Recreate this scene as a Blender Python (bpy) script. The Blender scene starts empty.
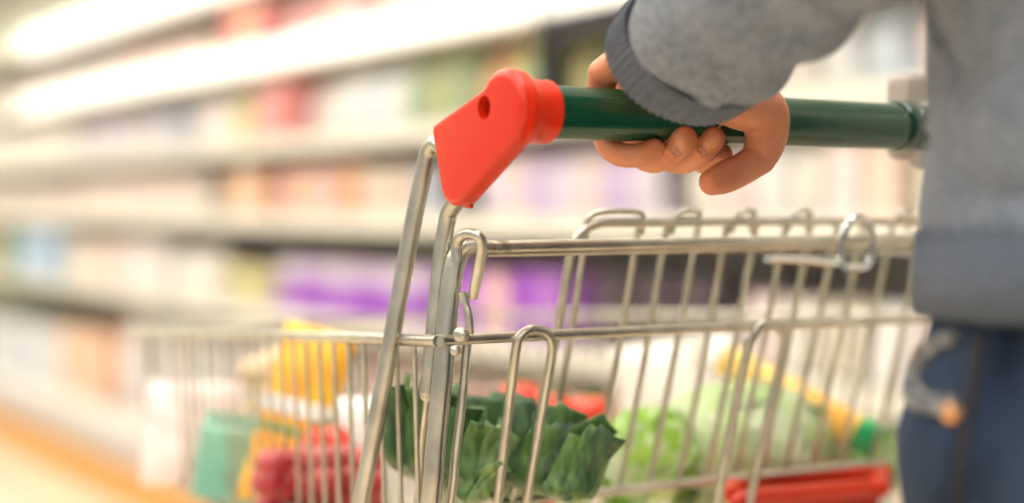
import bpy, bmesh, math, random
from mathutils import Vector, Matrix, Quaternion, noise
from mathutils.bvhtree import BVHTree
random.seed(7)
C = bpy.context.scene.collection
PI = math.pi
F, CX, HY, CH = 1560.0, 512.0, 208.0, 0.95      # focal length in px, centre column, horizon row, eye height
YAW = math.radians(32.0)
FW = Vector((math.sin(YAW), math.cos(YAW), 0)); RT = Vector((math.cos(YAW), -math.sin(YAW), 0))

# ------------------------------------------------------------ measuring helpers
def ray(px, py):
    return FW + RT*((px-CX)/F) + Vector((0, 0, (HY-py)/F))
def atD(px, py, D): return Vector((0, 0, CH)) + ray(px, py)*D
def atX(px, py, X): r = ray(px, py); return Vector((0, 0, CH)) + r*(X/r.x)
def atY(px, py, Y): r = ray(px, py); return Vector((0, 0, CH)) + r*(Y/r.y)
def atPl(px, py, y0, z0, k):      # plane y = y0 + (z0-z)*k
    r = ray(px, py); t = (y0+(z0-CH)*k)/(r.y+r.z*k); return Vector((0, 0, CH)) + r*t

# ------------------------------------------------------------ materials
def mat(name, col, rough=0.5, metal=0.0, coat=0.0, emit=0.0, var=0.0, vscale=20.0, bump=0.0, bscale=200.0,
        col2=None, trans=0.0, alpha=1.0, stretch=None, subsurf=0.0, sheen=0.0, ecol=None, spec=0.5):
    m = bpy.data.materials.new(name); m.use_nodes = True
    nt = m.node_tree; b = nt.nodes['Principled BSDF']
    b.inputs['Roughness'].default_value = rough; b.inputs['Metallic'].default_value = metal
    b.inputs['Coat Weight'].default_value = coat; b.inputs['Coat Roughness'].default_value = 0.08
    b.inputs['Transmission Weight'].default_value = trans; b.inputs['Alpha'].default_value = alpha
    b.inputs['Sheen Weight'].default_value = sheen; b.inputs['Specular IOR Level'].default_value = spec
    if subsurf:
        b.inputs['Subsurface Weight'].default_value = subsurf
        b.inputs['Subsurface Radius'].default_value = (0.012, 0.004, 0.002)
        b.inputs['Subsurface Scale'].default_value = 1.0
    if emit:
        b.inputs['Emission Color'].default_value = (*(ecol or col), 1); b.inputs['Emission Strength'].default_value = emit
    tc = nt.nodes.new('ShaderNodeTexCoord'); mp = nt.nodes.new('ShaderNodeMapping')
    nt.links.new(tc.outputs['Object'], mp.inputs['Vector'])
    if stretch: mp.inputs['Scale'].default_value = stretch
    n = nt.nodes.new('ShaderNodeTexNoise'); n.inputs['Scale'].default_value = vscale; n.inputs['Detail'].default_value = 4
    nt.links.new(mp.outputs[0], n.inputs['Vector'])
    rp = nt.nodes.new('ShaderNodeValToRGB')
    c2 = col2 or tuple(max(0, c*(1-var)) for c in col)
    rp.color_ramp.elements[0].color = (*c2, 1); rp.color_ramp.elements[1].color = (*col, 1)
    rp.color_ramp.elements[0].position = 0.38; rp.color_ramp.elements[1].position = 0.62
    nt.links.new(n.outputs['Fac'], rp.inputs[0]); nt.links.new(rp.outputs[0], b.inputs['Base Color'])
    if bump:
        n2 = nt.nodes.new('ShaderNodeTexNoise'); n2.inputs['Scale'].default_value = bscale; n2.inputs['Detail'].default_value = 3
        nt.links.new(mp.outputs[0], n2.inputs['Vector'])
        bp = nt.nodes.new('ShaderNodeBump'); bp.inputs['Strength'].default_value = bump; bp.inputs['Distance'].default_value = 0.002
        nt.links.new(n2.outputs['Fac'], bp.inputs['Height']); nt.links.new(bp.outputs[0], b.inputs['Normal'])
    return m

M = {}
M['chrome'] = mat('zinc_plated_wire', (.60, .58, .50), .33, 1.0, var=.22, vscale=45, bump=.12, bscale=260)
M['bright'] = mat('polished_chrome', (.60, .62, .62), .16, 1.0, var=.1)
M['scuff'] = mat('scuffed_tube_end', (.62, .57, .47), .4, 1.0, var=.6, vscale=160)
M['red'] = mat('red_plastic', (.68, .028, .004), .3, coat=.12, var=.06, vscale=14, spec=.35)
M['green'] = mat('green_handle', (.001, .062, .026), .24, coat=.15, var=.15)
M['dgreen'] = mat('dark_green_collar', (.002, .042, .026), .25, coat=.4)
M['grey'] = mat('grey_plastic', (.42, .37, .33), .45, var=.08)
M['black'] = mat('black_rubber', (.02, .02, .02), .6)
M['hole'] = mat('screw_steel', (.25, .2, .15), .35, 1.0)
M['skin'] = mat('skin', (.72, .31, .17), .42, var=.13, vscale=38, col2=(.64, .235, .115), bump=.12, bscale=420, subsurf=.25)
M['nail'] = mat('fingernail', (1.0, .58, .40), .4, coat=.1)
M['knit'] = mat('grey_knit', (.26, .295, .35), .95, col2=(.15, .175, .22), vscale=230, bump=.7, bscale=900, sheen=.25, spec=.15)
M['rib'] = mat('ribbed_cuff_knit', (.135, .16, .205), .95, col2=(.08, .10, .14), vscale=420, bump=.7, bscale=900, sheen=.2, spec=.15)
M['denim'] = mat('blue_denim', (.034, .058, .105), .85, col2=(.004, .009, .024), vscale=15, bump=.6, bscale=1100, spec=.2, stretch=(1, 1, .35))
M['denimrim'] = mat('faded_denim_edge', (.30, .29, .27), .85, col2=(.10, .11, .13), vscale=90, spec=.2)
M['seam'] = mat('denim_seam', (.02, .016, .02), .85)
M['copper'] = mat('copper_rivet', (.75, .38, .17), .35, 1.0)
M['hair'] = mat('brown_hair', (.09, .045, .022), .5, col2=(.03, .015, .008), vscale=60, stretch=(8, 8, 1), bump=.5, bscale=120)
M['eye'] = mat('eye_white', (.85, .85, .83), .15, coat=.6)
M['iris'] = mat('dark_iris', (.03, .018, .01), .1, coat=.8)
M['lips'] = mat('lips', (.60, .2, .16), .4)
M['shoe'] = mat('white_shoe', (.75, .73, .7), .6)
M['sole'] = mat('shoe_sole', (.35, .32, .28), .7)
M['leek'] = mat('leek_leaf', (.12, .25, .05), .42, col2=(.035, .11, .025), vscale=24, stretch=(6, 6, .6), bump=.35, bscale=90, coat=.15)
M['leekd'] = mat('leek_leaf_dark', (.055, .145, .035), .42, col2=(.016, .06, .024), vscale=24, stretch=(6, 6, .6), bump=.35, bscale=90, coat=.15)
M['leekl'] = mat('leek_leaf_pale', (.26, .38, .12), .42, col2=(.10, .20, .06), vscale=20, stretch=(6, 6, .6), bump=.35, bscale=90, coat=.15)
M['leekw'] = mat('leek_stalk', (.75, .80, .60), .4, col2=(.55, .68, .35), vscale=12, stretch=(5, 5, .4))
M['lettuce'] = mat('lettuce_leaf', (.58, .86, .14), .45, col2=(.32, .64, .04), vscale=26, bump=.5, bscale=60)
M['lettucep'] = mat('pale_lettuce_leaf', (.90, .97, .68), .45, col2=(.66, .86, .34), vscale=22, bump=.5, bscale=60)
M['film'] = mat('clear_film', (.95, .97, .95), .16, alpha=.05, bump=.6, bscale=25)
M['yellow'] = mat('yellow_orange_pack', (.97, .50, .05), .35, col2=(.97, .68, .16), vscale=9, coat=.2)
M['packgreen'] = mat('green_pack_end', (.02, .36, .12), .35)
M['netor'] = mat('orange_net_bag', (.97, .58, .03), .5, col2=(.93, .40, .02), vscale=40)
M['white'] = mat('white_label', (.92, .92, .90), .5)
M['tomato'] = mat('tomato_red', (.75, .04, .02), .2, col2=(.88, .12, .05), vscale=8, coat=.3)
M['stem'] = mat('green_stem', (.06, .22, .04), .6)
M['radish'] = mat('red_fruit', (.50, .02, .035), .25, col2=(.72, .08, .07), vscale=18, coat=.3)
M['plum'] = mat('plum_skin', (.42, .03, .04), .3, col2=(.6, .16, .13), vscale=18)
M['teal'] = mat('teal_carton', (.20, .50, .38), .45, col2=(.34, .62, .50), vscale=6)
M['bun'] = mat('bread_crust', (.80, .58, .36), .6, col2=(.88, .74, .54), vscale=20)
M['shelfwhite'] = mat('cream_enamel', (.84, .82, .74), .4, var=.05, vscale=3)
M['shelfback'] = mat('cooler_back', (.62, .58, .52), .6)
M['bumper'] = mat('grey_bumper', (.56, .52, .50), .5, var=.05)
M['kick'] = mat('orange_kick_plate', (.84, .42, .10), .45, var=.1, vscale=2)
M['dark'] = mat('dark_post_and_shade', (.02, .018, .02), .6)  # dark post, and the strip that paints shade under the shelf
M['led'] = mat('led_strip', (1, .95, .87), .5, emit=.9)
M['panel'] = mat('ceiling_panel', (1, .97, .92), .5, emit=8.5)
M['rail'] = mat('price_rail', (.86, .84, .74), .35)

# ------------------------------------------------------------ mesh helpers
def link(name, me, m=None, parent=None, smooth=True):
    o = bpy.data.objects.new(name, me); C.objects.link(o)
    if m is not None and not me.materials: me.materials.append(m)
    if parent is not None: o.parent = parent
    if smooth:
        for p in me.polygons: p.use_smooth = True
    return o
def tobj(name, bm, m, parent=None, smooth=True, fix=True):
    if fix: bmesh.ops.recalc_face_normals(bm, faces=bm.faces[:])
    me = bpy.data.meshes.new(name); bm.to_mesh(me); bm.free()
    return link(name, me, m, parent, smooth)
def tag(o, label=None, cat=None, group=None, kind=None):
    if label: o['label'] = label
    if cat: o['category'] = cat
    if group: o['group'] = group
    if kind: o['kind'] = kind
    return o
def empty(name, loc, label=None, cat=None, group=None):
    o = bpy.data.objects.new(name, None); C.objects.link(o); o.location = loc; o.empty_display_size = .05
    return tag(o, label, cat, group)
def bx(bm, lo, hi, bev=0.0, seg=2):
    lo, hi = Vector(lo), Vector(hi)
    r = bmesh.ops.create_cube(bm, size=1.0)
    for v in r['verts']:
        v.co = Vector([(lo[i]+hi[i])/2 + v.co[i]*(hi[i]-lo[i]) for i in range(3)])
    if bev:
        es = list({e for v in r['verts'] for e in v.link_edges})
        bmesh.ops.bevel(bm, geom=es, offset=bev, segments=seg, affect='EDGES', profile=.5)
def catmull(pts, n=6):
    P = [Vector(p) for p in pts]
    if len(P) < 3: return P
    out = []
    for i in range(len(P)-1):
        p0 = P[i-1] if i else P[0]*2-P[1]; p1, p2 = P[i], P[i+1]
        p3 = P[i+2] if i+2 < len(P) else P[-1]*2-P[-2]
        for k in range(n):
            t = k/n
            out.append(.5*((2*p1)+(p2-p0)*t+(2*p0-5*p1+4*p2-p3)*t*t+(3*p1-p0-3*p2+p3)*t**3))
    out.append(P[-1]); return out
def frames(P):
    T = [(P[min(i+1, len(P)-1)]-P[max(i-1, 0)]).normalized() for i in range(len(P))]
    a = Vector((0, 0, 1)) if abs(T[0].z) < .9 else Vector((1, 0, 0))
    N = [(a-T[0]*a.dot(T[0])).normalized()]
    for i in range(1, len(P)):
        n = T[i-1].rotation_difference(T[i]) @ N[-1]
        N.append((n-T[i]*n.dot(T[i])).normalized())
    return T, N
def tube(bm, pts, r, seg=10, curve=True, n=6, cap=True):
    P = catmull(pts, n) if curve else [Vector(p) for p in pts]
    R = r if callable(r) else (lambda t: r)
    T, N = frames(P); rings = []
    for i, p in enumerate(P):
        B = T[i].cross(N[i]); rr = R(i/(len(P)-1))
        rings.append([bm.verts.new(p+(N[i]*math.cos(2*PI*k/seg)+B*math.sin(2*PI*k/seg))*rr) for k in range(seg)])
    for a, b in zip(rings, rings[1:]):
        for k in range(seg): bm.faces.new((a[k], a[(k+1) % seg], b[(k+1) % seg], b[k]))
    if cap: bm.faces.new(rings[0]); bm.faces.new(rings[-1][::-1])
def tubeobj(name, pts, r, m, parent=None, **kw):
    bm = bmesh.new(); tube(bm, pts, r, **kw); o = tobj(name, bm, m, parent)
    sharpen(o); return o
def sharpen(o, ang=50):
    bm = bmesh.new(); bm.from_mesh(o.data)
    for e in bm.edges:
        if len(e.link_faces) == 2 and e.calc_face_angle(0) > math.radians(ang): e.smooth = False
    bm.to_mesh(o.data); bm.free()
def lathe(bm, prof, seg=16, origin=(0, 0, 0), axis=None):
    o = Vector(origin); q = Quaternion() if axis is None else Vector((0, 0, 1)).rotation_difference(Vector(axis).normalized())
    rings = []
    for r, z in prof:
        if r < 1e-6: rings.append([bm.verts.new(o+q@Vector((0, 0, z)))])
        else: rings.append([bm.verts.new(o+q@Vector((r*math.cos(2*PI*k/seg), r*math.sin(2*PI*k/seg), z))) for k in range(seg)])
    for a, b in zip(rings, rings[1:]):
        if len(a) == 1 and len(b) == 1: continue
        for k in range(seg):
            k2 = (k+1) % seg
            if len(a) == 1: bm.faces.new((a[0], b[k2], b[k]))
            elif len(b) == 1: bm.faces.new((a[k], a[k2], b[0]))
            else: bm.faces.new((a[k], a[k2], b[k2], b[k]))
_ico = {}
def ico(bm, sub, mt):
    if sub not in _ico:
        t = bmesh.new(); bmesh.ops.create_icosphere(t, subdivisions=sub, radius=1.0)
        t.verts.index_update(); _ico[sub] = ([v.co.copy() for v in t.verts], [[v.index for v in f.verts] for f in t.faces]); t.free()
    V, Fc = _ico[sub]; nv = [bm.verts.new(mt @ v) for v in V]
    for f in Fc: bm.faces.new([nv[i] for i in f])
def ball(bm, p, r, sub): ico(bm, sub, Matrix.Translation(p) @ Matrix.Diagonal((r, r, r, 1)))
def ellip(bm, c, s, sub=3, rot=None):
    mt = Matrix.Translation(Vector(c)) @ (rot.to_matrix().to_4x4() if rot else Matrix()) @ Matrix.Diagonal((*s, 1))
    ico(bm, sub, mt)
def chain(bm, pts, sub=2, n=4, curve=True):
    """round limb through (point, radius): overlapping balls, later fused into one skin"""
    P = [Vector((*p, r)) for p, r in pts]
    if curve and len(P) > 2:
        Q = []
        for i in range(len(P)-1):
            p0 = P[i-1] if i else P[0]*2-P[1]; p1, p2 = P[i], P[i+1]
            p3 = P[i+2] if i+2 < len(P) else P[-1]*2-P[-2]
            for k in range(n):
                t = k/n; Q.append(.5*((2*p1)+(p2-p0)*t+(2*p0-5*p1+4*p2-p3)*t*t+(3*p1-p0-3*p2+p3)*t**3))
        Q.append(P[-1]); P = Q
    for a, b in zip(P, P[1:]):
        L = (a.xyz-b.xyz).length; st = max(1, int(L/(min(a.w, b.w)*.3)))
        for k in range(st):
            q = a.lerp(b, k/st); ball(bm, q.xyz, q.w, sub)
    q = P[-1]; ball(bm, q.xyz, q.w, sub)
def fuse(bm, voxel, smooth=4, fac=.5):
    me = bpy.data.meshes.new('tmp'); bm.to_mesh(me); bm.free()
    o = bpy.data.objects.new('tmp', me); C.objects.link(o)
    r = o.modifiers.new('r', 'REMESH'); r.mode = 'VOXEL'; r.voxel_size = voxel
    s = o.modifiers.new('s', 'SMOOTH'); s.factor = fac; s.iterations = smooth
    dg = bpy.context.evaluated_depsgraph_get(); dg.update()
    out = bpy.data.meshes.new_from_object(o.evaluated_get(dg))
    bpy.data.objects.remove(o); bpy.data.meshes.remove(me)
    return out
def displace(me, fn):
    nr = [v.normal.copy() for v in me.vertices]; cs = [v.co.copy() for v in me.vertices]; out = []
    for c, n in zip(cs, nr): out.extend(c+n*fn(c))
    me.vertices.foreach_set('co', out); me.update()
def copy_tree(o, parent=None):
    c = o.copy(); C.objects.link(c); c.parent = parent
    for ch in list(o.children): copy_tree(ch, c)
    return c
def join_meshes(name, meshes):
    bm = bmesh.new()
    for m in meshes: bm.from_mesh(m)
    me = bpy.data.meshes.new(name); bm.to_mesh(me); bm.free(); return me

# ------------------------------------------------------------ the room
def slab(name, lo, hi, m, bev=0):
    bm = bmesh.new(); bx(bm, lo, hi, bev); return tag(tobj(name, bm, m, smooth=False), kind='structure')
fl = mat('floor_tile', (.80, .66, .48), .35, var=.08, vscale=2.5)
slab('floor', (-4, -4, -.05), (3.2, 10, 0), fl)
slab('wall_right', (2.5, -4, 0), (2.62, 10, 3.4), mat('painted_wall', (.78, .76, .70), .8))
slab('wall_far', (-4, 10, 0), (3.2, 10.12, 3.4), mat('far_wall', (.72, .74, .60), .8))
slab('ceiling', (-4, -4, 3.4), (3.2, 10.12, 3.5), mat('ceiling_paint', (.85, .85, .83), .8))
for i in range(4):
    for j in range(3):
        x, y = (-2.6, -.6, 1.2)[j], -2.6+i*3.3
        t = empty('ceiling_light', (x, y, 3.4), 'long white fluorescent ceiling panel in the rows above the aisle', 'ceiling light', 'ceiling panels above the aisle')
        bm = bmesh.new(); bx(bm, (-.32, -1.22, -.05), (.32, 1.22, -.001), .005); tobj('frame', bm, M['shelfwhite'], t, False)
        bm = bmesh.new(); bx(bm, (-.29, -1.19, -.06), (.29, 1.19, -.045), .003); tobj('diffuser', bm, M['panel'], t, False)

# ------------------------------------------------------------ open cooler bays along the right wall
XS, XB, XBK = 1.68, 1.56, 2.42
ML = 1.29
SH = [0.675, 0.93, 1.135, 1.345, 1.60, 1.84]     # shelf tops
BN = ['nearest open cooler bay, behind the person at the trolley', 'x',
      'open cooler bay with the long glowing strip ending above the red handle cap', 'open cooler bay with two glowing strips, left of the red handle cap',
      'farthest open cooler bay at the left edge of the photo']
BN.append('far open cooler bay without glowing strips, where the row ends at the left edge')
BN[4] = 'open cooler bay at the far left of the photo, under the first short glowing strips'
BN[1] = 'open cooler bay behind the hand, with a dark strip for shade along its upper shelf'
for b in range(6):
    y0, y1 = b*ML, (b+1)*ML
    t = empty('cooler_bay', (XB, y0, 0), BN[b], 'cooler shelf', 'open cooler bays')
    def part(name, lo, hi, m, bev=.004, parent=t):
        bm = bmesh.new(); bx(bm, [lo[0]-XB, lo[1]-y0, lo[2]], [hi[0]-XB, hi[1]-y0, hi[2]], bev)
        return tobj(name, bm, m, parent, False)
    part('kick_plate', (XB+.02, y0, 0), (XB+.06, y1, .135), M['kick'])
    part('bumper', (XB, y0, .135), (XB+.07, y1, .235), M['bumper'], .015)
    part('base_deck', (XB+.07, y0, .10), (XBK-.05, y1, .225), M['shelfwhite'])
    part('back_panel', (XBK-.05, y0, .1), (XBK, y1, 2.1), M['shelfback'])
    part('canopy', (XS-.02, y0, 2.02), (XBK, y1, 2.12), M['shelfwhite'])
    for yy in ((y0, y0+.02) if b == 0 else (y1-.02, y1)), : pass
    if b == 1: part('dark_post', (XS-.01, y1-.045, SH[2]+.01), (XS+.03, y1+.0, SH[3]-.03), M['dark'], .003)
    part('upright', (XBK-.09, y1-.025, .2), (XBK-.05, y1+.0, 2.0), M['bumper'], .002)
    for k, z in enumerate(SH):
        s = part('shelf', (XS+.012, y0+.004, z-.022), (XBK-.06, y1-.004, z), M['shelfwhite'], .003)
        if k < 3: part('price_rail', (XS, y0+.01, z-.038), (XS+.014, y1-.01, z+.006), M['rail'], .002, s)
        if k == 3 and b <= 4: part('light_strip', (XS-.02, y0+.045, z-.020), (XS+.03, y1-.045, z+.050), M['led'], .004, s)
        if k == 3 and b < 2: part('shade_strip', (XS-.015, y0, z-.078), (XS+.02, y1, z-.022), M['dark'], .004, s)  # black strip added as the shade below the shelf edge
        if k == 4 and 2 <= b <= 4: part('light_strip', (XS-.02, y0+.045, z-.04), (XS+.03, y1-.045, z+.055), M['led'], .004, s)
        if k == 4 and b < 2: part('light_strip', (XS-.02, y0+.03, z-.02), (XS+.03, y1-.03, z+.03), M['led'], .004, s)
bm = bmesh.new(); bx(bm, (XB, 6*ML+.002, 0), (XBK, 6*ML+.05, 2.12), .01)
tag(tobj('cooler_end_panel', bm, mat('pale_green_panel', (.62, .66, .45), .5), None, False), 'pale end panel closing the far end of the cooler row', 'end panel')

# ---- goods on the shelves: one mesh per kind and colour, every pack its own object
COL = {'red': (.86, .10, .07), 'pink': (.95, .48, .46), 'peach': (.97, .70, .52), 'cream': (.95, .88, .76), 'white': (.95, .94, .92),
       'lilac': (.68, .48, .86), 'purple': (.36, .08, .62), 'violet': (.50, .20, .72), 'olive': (.36, .42, .12), 'green': (.16, .40, .12), 'orange': (.95, .42, .10),
       'blue': (.30, .56, .86), 'greyblue': (.52, .56, .72), 'yellow': (.90, .76, .20), 'grey': (.60, .58, .58), 'dark': (.10, .075, .09), 'teal': (.35, .70, .62),
       'paleblue': (.70, .84, .96), 'mustard': (.62, .56, .14), 'palepink': (.97, .76, .74), 'palelilac': (.86, .76, .93), 'sand': (.82, .72, .52)}
PM = {k: mat('print_'+k, v if k in ('dark', 'purple', 'violet') else tuple(c*.72+.27 for c in v), .5, var=.10, vscale=16) for k, v in COL.items()}  # most colours mixed toward white: background bloom and haze put into the paint
_pk = {}
def proto(kind, col):
    key = (kind, col)
    if key in _pk: return _pk[key]
    bm = bmesh.new()
    if kind == 'carton': bx(bm, (-.5, -.5, 0), (.5, .5, 1), .04)
    elif kind == 'pouch':
        bmesh.ops.create_grid(bm, x_segments=1, y_segments=1, size=1); bmesh.ops.delete(bm, geom=bm.verts[:], context='VERTS')
        rings = []
        for i in range(9):
            z = i/8; d = .5*math.sin(PI*min(1, max(0, z*.86+.12)))**.6 if 0 < i < 8 else .03
            if i == 0: d = .30
            rings.append([bm.verts.new((math.cos(a)*d, (abs(math.sin(a))**.6)*math.copysign(.5, math.sin(a))*(.94 if 0 < i < 8 else 1), z)) for a in [2*PI*k/16 for k in range(16)]])
        for a, b in zip(rings, rings[1:]):
            for k in range(16): bm.faces.new((a[k], a[(k+1) % 16], b[(k+1) % 16], b[k]))
        bm.faces.new(rings[0]); bm.faces.new(rings[-1])
    elif kind == 'tub': lathe(bm, [(0, 0), (.40, 0), (.47, .80), (.47, .82), (.5, .83), (.5, .97), (.47, 1), (0, 1)], 20)
    elif kind == 'bottle': lathe(bm, [(0, 0), (.47, 0), (.5, .04), (.5, .55), (.44, .68), (.2, .82), (.19, .9), (.23, .9), (.23, 1), (0, 1)], 18)
    o = tobj(kind, bm, PM[col], None, kind in ('pouch',)); 
    if kind in ('tub', 'bottle'):
        for p in o.data.polygons: p.use_smooth = True
        sharpen(o)
    me = o.data; bpy.data.objects.remove(o); _pk[key] = me; return me
NM = {'carton': 'food_carton', 'pouch': 'food_pouch', 'tub': 'food_tub', 'bottle': 'drink_bottle'}
def goods(z, pa, pb, kind, cols, w, h, phrase, depth=.10, x0=None, gap=.008, cut=0):
    """a run of goods on the shelf whose top is z, from image column pa to pb"""
    x0 = XS+.048 if x0 is None else x0
    ya, yb = max(.02, atX(pb, 200, x0).y), min(6*ML-.03, atX(pa, 200, x0).y)
    y = ya; i = 0; grp = phrase
    while y+w < yb+.001:
        c = cols[i % len(cols)]
        hh = h*random.uniform(.94, 1.03)
        me = proto(kind, c)
        o = bpy.data.objects.new(NM[kind], me); C.objects.link(o)
        o.location = (x0+depth/2, y+w/2, z+.0005); o.scale = (depth, w-gap, hh); o.rotation_euler.z = random.uniform(-.03, .03)
        tag(o, phrase, {'carton': 'carton', 'pouch': 'pouch', 'tub': 'tub', 'bottle': 'bottle'}[kind], grp)
        y += w; i += 1
S5, S4, S3, S2, S1, S0 = SH
DK = .225
# top rows
goods(S1, -40, 130, 'carton', ['green', 'cream', 'sand'], .14, .16, 'green and cream carton high up at the far left, above the upper glowing strip')
goods(S1, 132, 330, 'carton', ['pink', 'orange', 'cream'], .12, .17, 'pink or orange carton above the upper glowing strip, left of the red cap')
goods(S2, -40, 128, 'tub', ['palepink', 'sand', 'grey'], .12, .13, 'pale tub between the two glowing strips at the far left', )
goods(S2, 130, 210, 'carton', ['sand', 'pink'], .12, .13, 'sand or pink carton between the two glowing strips')
goods(S2, 212, 268, 'carton', ['red', 'orange'], .11, .18, 'red or orange carton between the glowing strips at the top left')
goods(S2, 272, 420, 'pouch', ['pink', 'peach', 'red'], .11, .17, 'pink and red pouch above the long glowing strip')
goods(S2, 560, 1000, 'carton', ['cream', 'paleblue', 'white', 'peach'], .10, .17, 'pale carton above the dark shade strip at the top right', )
# under lower strip, on S3
goods(S3, -40, 66, 'tub', ['cream'], .12, .14, 'cream tub below the lower glowing strip at the far left')
goods(S3, 68, 140, 'tub', ['palepink', 'greyblue'], .12, .12, 'pale pink or grey tub below the lower glowing strip')
goods(S3, 142, 180, 'carton', ['greyblue', 'grey'], .10, .12, 'grey-blue carton below the lower glowing strip')
goods(S3, 182, 226, 'tub', ['white', 'palepink'], .10, .13, 'white round tub beside the red cartons below the glowing strip')
goods(S3, 228, 246, 'carton', ['yellow'], .09, .13, 'yellow carton beside the red cartons below the glowing strip')
goods(S3, 247, 292, 'carton', ['red', 'red', 'pink'], .085, .155, 'red carton on the shelf below the long glowing strip')
goods(S3, 294, 322, 'pouch', ['palepink'], .09, .14, 'pale pink pouch right of the red cartons')
goods(S3, 324, 400, 'pouch', ['white', 'paleblue', 'white'], .10, .15, 'white or pale blue pouch upper left of the red handle cap')
goods(S3, 402, 470, 'bottle', ['olive', 'green', 'mustard'], .06, .165, 'olive green bottle above the red handle cap')
goods(S3, 472, 496, 'bottle', ['orange'], .06, .165, 'orange bottle among the green ones above the red handle cap')
goods(S3, 498, 640, 'bottle', ['olive', 'mustard', 'green', 'yellow'], .06, .16, 'green or yellow bottle behind the cuff and green handle')
goods(S3, 642, 1010, 'pouch', ['cream', 'palepink', 'paleblue', 'white'], .10, .15, 'pale pouch behind the forearm at the upper right')
# on S4
goods(S4, -40, 60, 'pouch', ['palepink', 'sand'], .13, .12, 'pink pouch on the middle shelf at the far left')
goods(S4, 62, 200, 'tub', ['cream', 'peach', 'palepink'], .10, .12, 'cream or peach tub on the middle shelf at the left')
goods(S4, 222, 262, 'carton', ['orange', 'peach'], .09, .13, 'orange carton on the middle shelf left of the trolley')
goods(S4, 264, 345, 'pouch', ['orange', 'pink', 'peach'], .09, .14, 'orange-pink pouch on the middle shelf left of the trolley')
goods(S4, 347, 402, 'tub', ['peach', 'sand'], .09, .12, 'peach tub on the middle shelf just left of the frame tube')
goods(S4, 404, 432, 'carton', ['greyblue'], .09, .12, 'grey-blue carton on the middle shelf behind the frame tube')
goods(S4, 472, 650, 'pouch', ['palelilac', 'lilac', 'palepink'], .09, .14, 'lilac pouch on the middle shelf behind the hand')
goods(S4, 652, 820, 'pouch', ['cream', 'white', 'palepink'], .09, .13, 'cream pouch on the middle shelf right of the thumb')
goods(S4, 822, 900, 'carton', ['peach', 'palepink', 'cream'], .08, .12, 'peach carton on the middle shelf below the handle end')
goods(S4, 902, 1010, 'carton', ['cream', 'sand'], .09, .12, 'cream carton on the middle shelf behind the person')
# on S5
goods(S5, -40, 4, 'carton', ['green', 'orange'], .18, .18, 'green or orange carton at the very left edge on the lower shelf')
goods(S5, 5, 56, 'carton', ['blue', 'blue'], .20, .20, 'light blue carton on the lower shelf at the left edge')
goods(S5, 60, 106, 'tub', ['peach', 'cream'], .14, .15, 'peach tub right of the light blue cartons')
goods(S5, 108, 160, 'tub', ['white', 'palepink'], .13, .17, 'white tub between the blue cartons and the olive packs')
goods(S5, 164, 212, 'pouch', ['cream', 'white'], .12, .15, 'cream pouch left of the olive packs')
goods(S5, 214, 262, 'tub', ['mustard', 'yellow'], .10, .11, 'olive yellow tub left of the purple packs')
goods(S5+.084, 264, 432, 'carton', ['lilac', 'palelilac', 'lilac'], .11, .05, 'small lilac carton stacked on the purple cartons left of the frame tubes')
goods(S5, 264, 432, 'carton', ['purple', 'violet', 'purple'], .11, .08, 'purple carton on the lower shelf left of the frame tubes')
goods(S5, 434, 560, 'carton', ['violet', 'purple', 'pink'], .10, .14, 'purple or pink carton behind the hooked rear rail')
goods(S5, 580, 712, 'tub', ['dark'], .13, .15, 'dark grey tub seen through the rear wires under the hand')
goods(S5, 714, 1010, 'pouch', ['cream', 'palepink', 'white', 'sand'], .10, .13, 'cream pouch on the lower shelf seen through the rear wires')
# on the deck, seen through the trolley
goods(DK, -60, 58, 'carton', ['white', 'greyblue'], .26, .24, 'white and grey-blue carton on the bottom deck at the left edge', depth=.2, x0=1.78)
goods(DK, 60, 108, 'carton', ['orange', 'peach'], .20, .26, 'orange carton on the bottom deck at the left', depth=.18, x0=1.80)
goods(DK, 110, 330, 'pouch', ['white', 'palepink', 'paleblue'], .17, .34, 'white pouch on the bottom deck behind the trolley front', depth=.18, x0=1.80)
goods(DK, 332, 620, 'pouch', ['palepink', 'pink', 'cream'], .15, .34, 'pink or cream pouch on the bottom deck behind the trolley', depth=.18, x0=1.80)
goods(DK, 622, 1010, 'pouch', ['cream', 'sand', 'white'], .15, .34, 'cream pouch on the bottom deck behind the lettuce', depth=.18, x0=1.80)

# ------------------------------------------------------------ far end: a produce stand with plants
t = empty('produce_stand', (1.7, 9.2, 0), 'green produce stand beyond the far end of the cooler row', 'produce stand')
bm = bmesh.new(); bx(bm, (-.7, -.5, 0), (.7, .5, .8), .02); tobj('cabinet', bm, M['shelfwhite'], t, False)
bm = bmesh.new(); bx(bm, (-.72, .3, .8), (.72, .5, 2.0), .02); tobj('back_board', bm, PM['olive'], t, False)
for i in range(5):
    for k in range(2):
        bm = bmesh.new()
        for q in range(16):
            a = q*2.4; L = .10+.012*(q % 4)
            tube(bm, [(0, 0, 0), (math.cos(a)*L*.5, math.sin(a)*L*.5, .09+.01*(q % 3)), (math.cos(a)*L, math.sin(a)*L, .12)], lambda s: .004+.03*math.sin(PI*min(1, s+.12))**1, seg=6, n=3)
        o = tobj('leafy_vegetable', bm, M['lettuce'] if (i+k) % 2 else M['leek'])
        o.location = (1.7-.5+i*.25, 8.88+.24*k, .835)
        tag(o, 'leafy green vegetable in the rows on the far produce stand', 'vegetable', 'leafy vegetables on the far produce stand')

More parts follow.
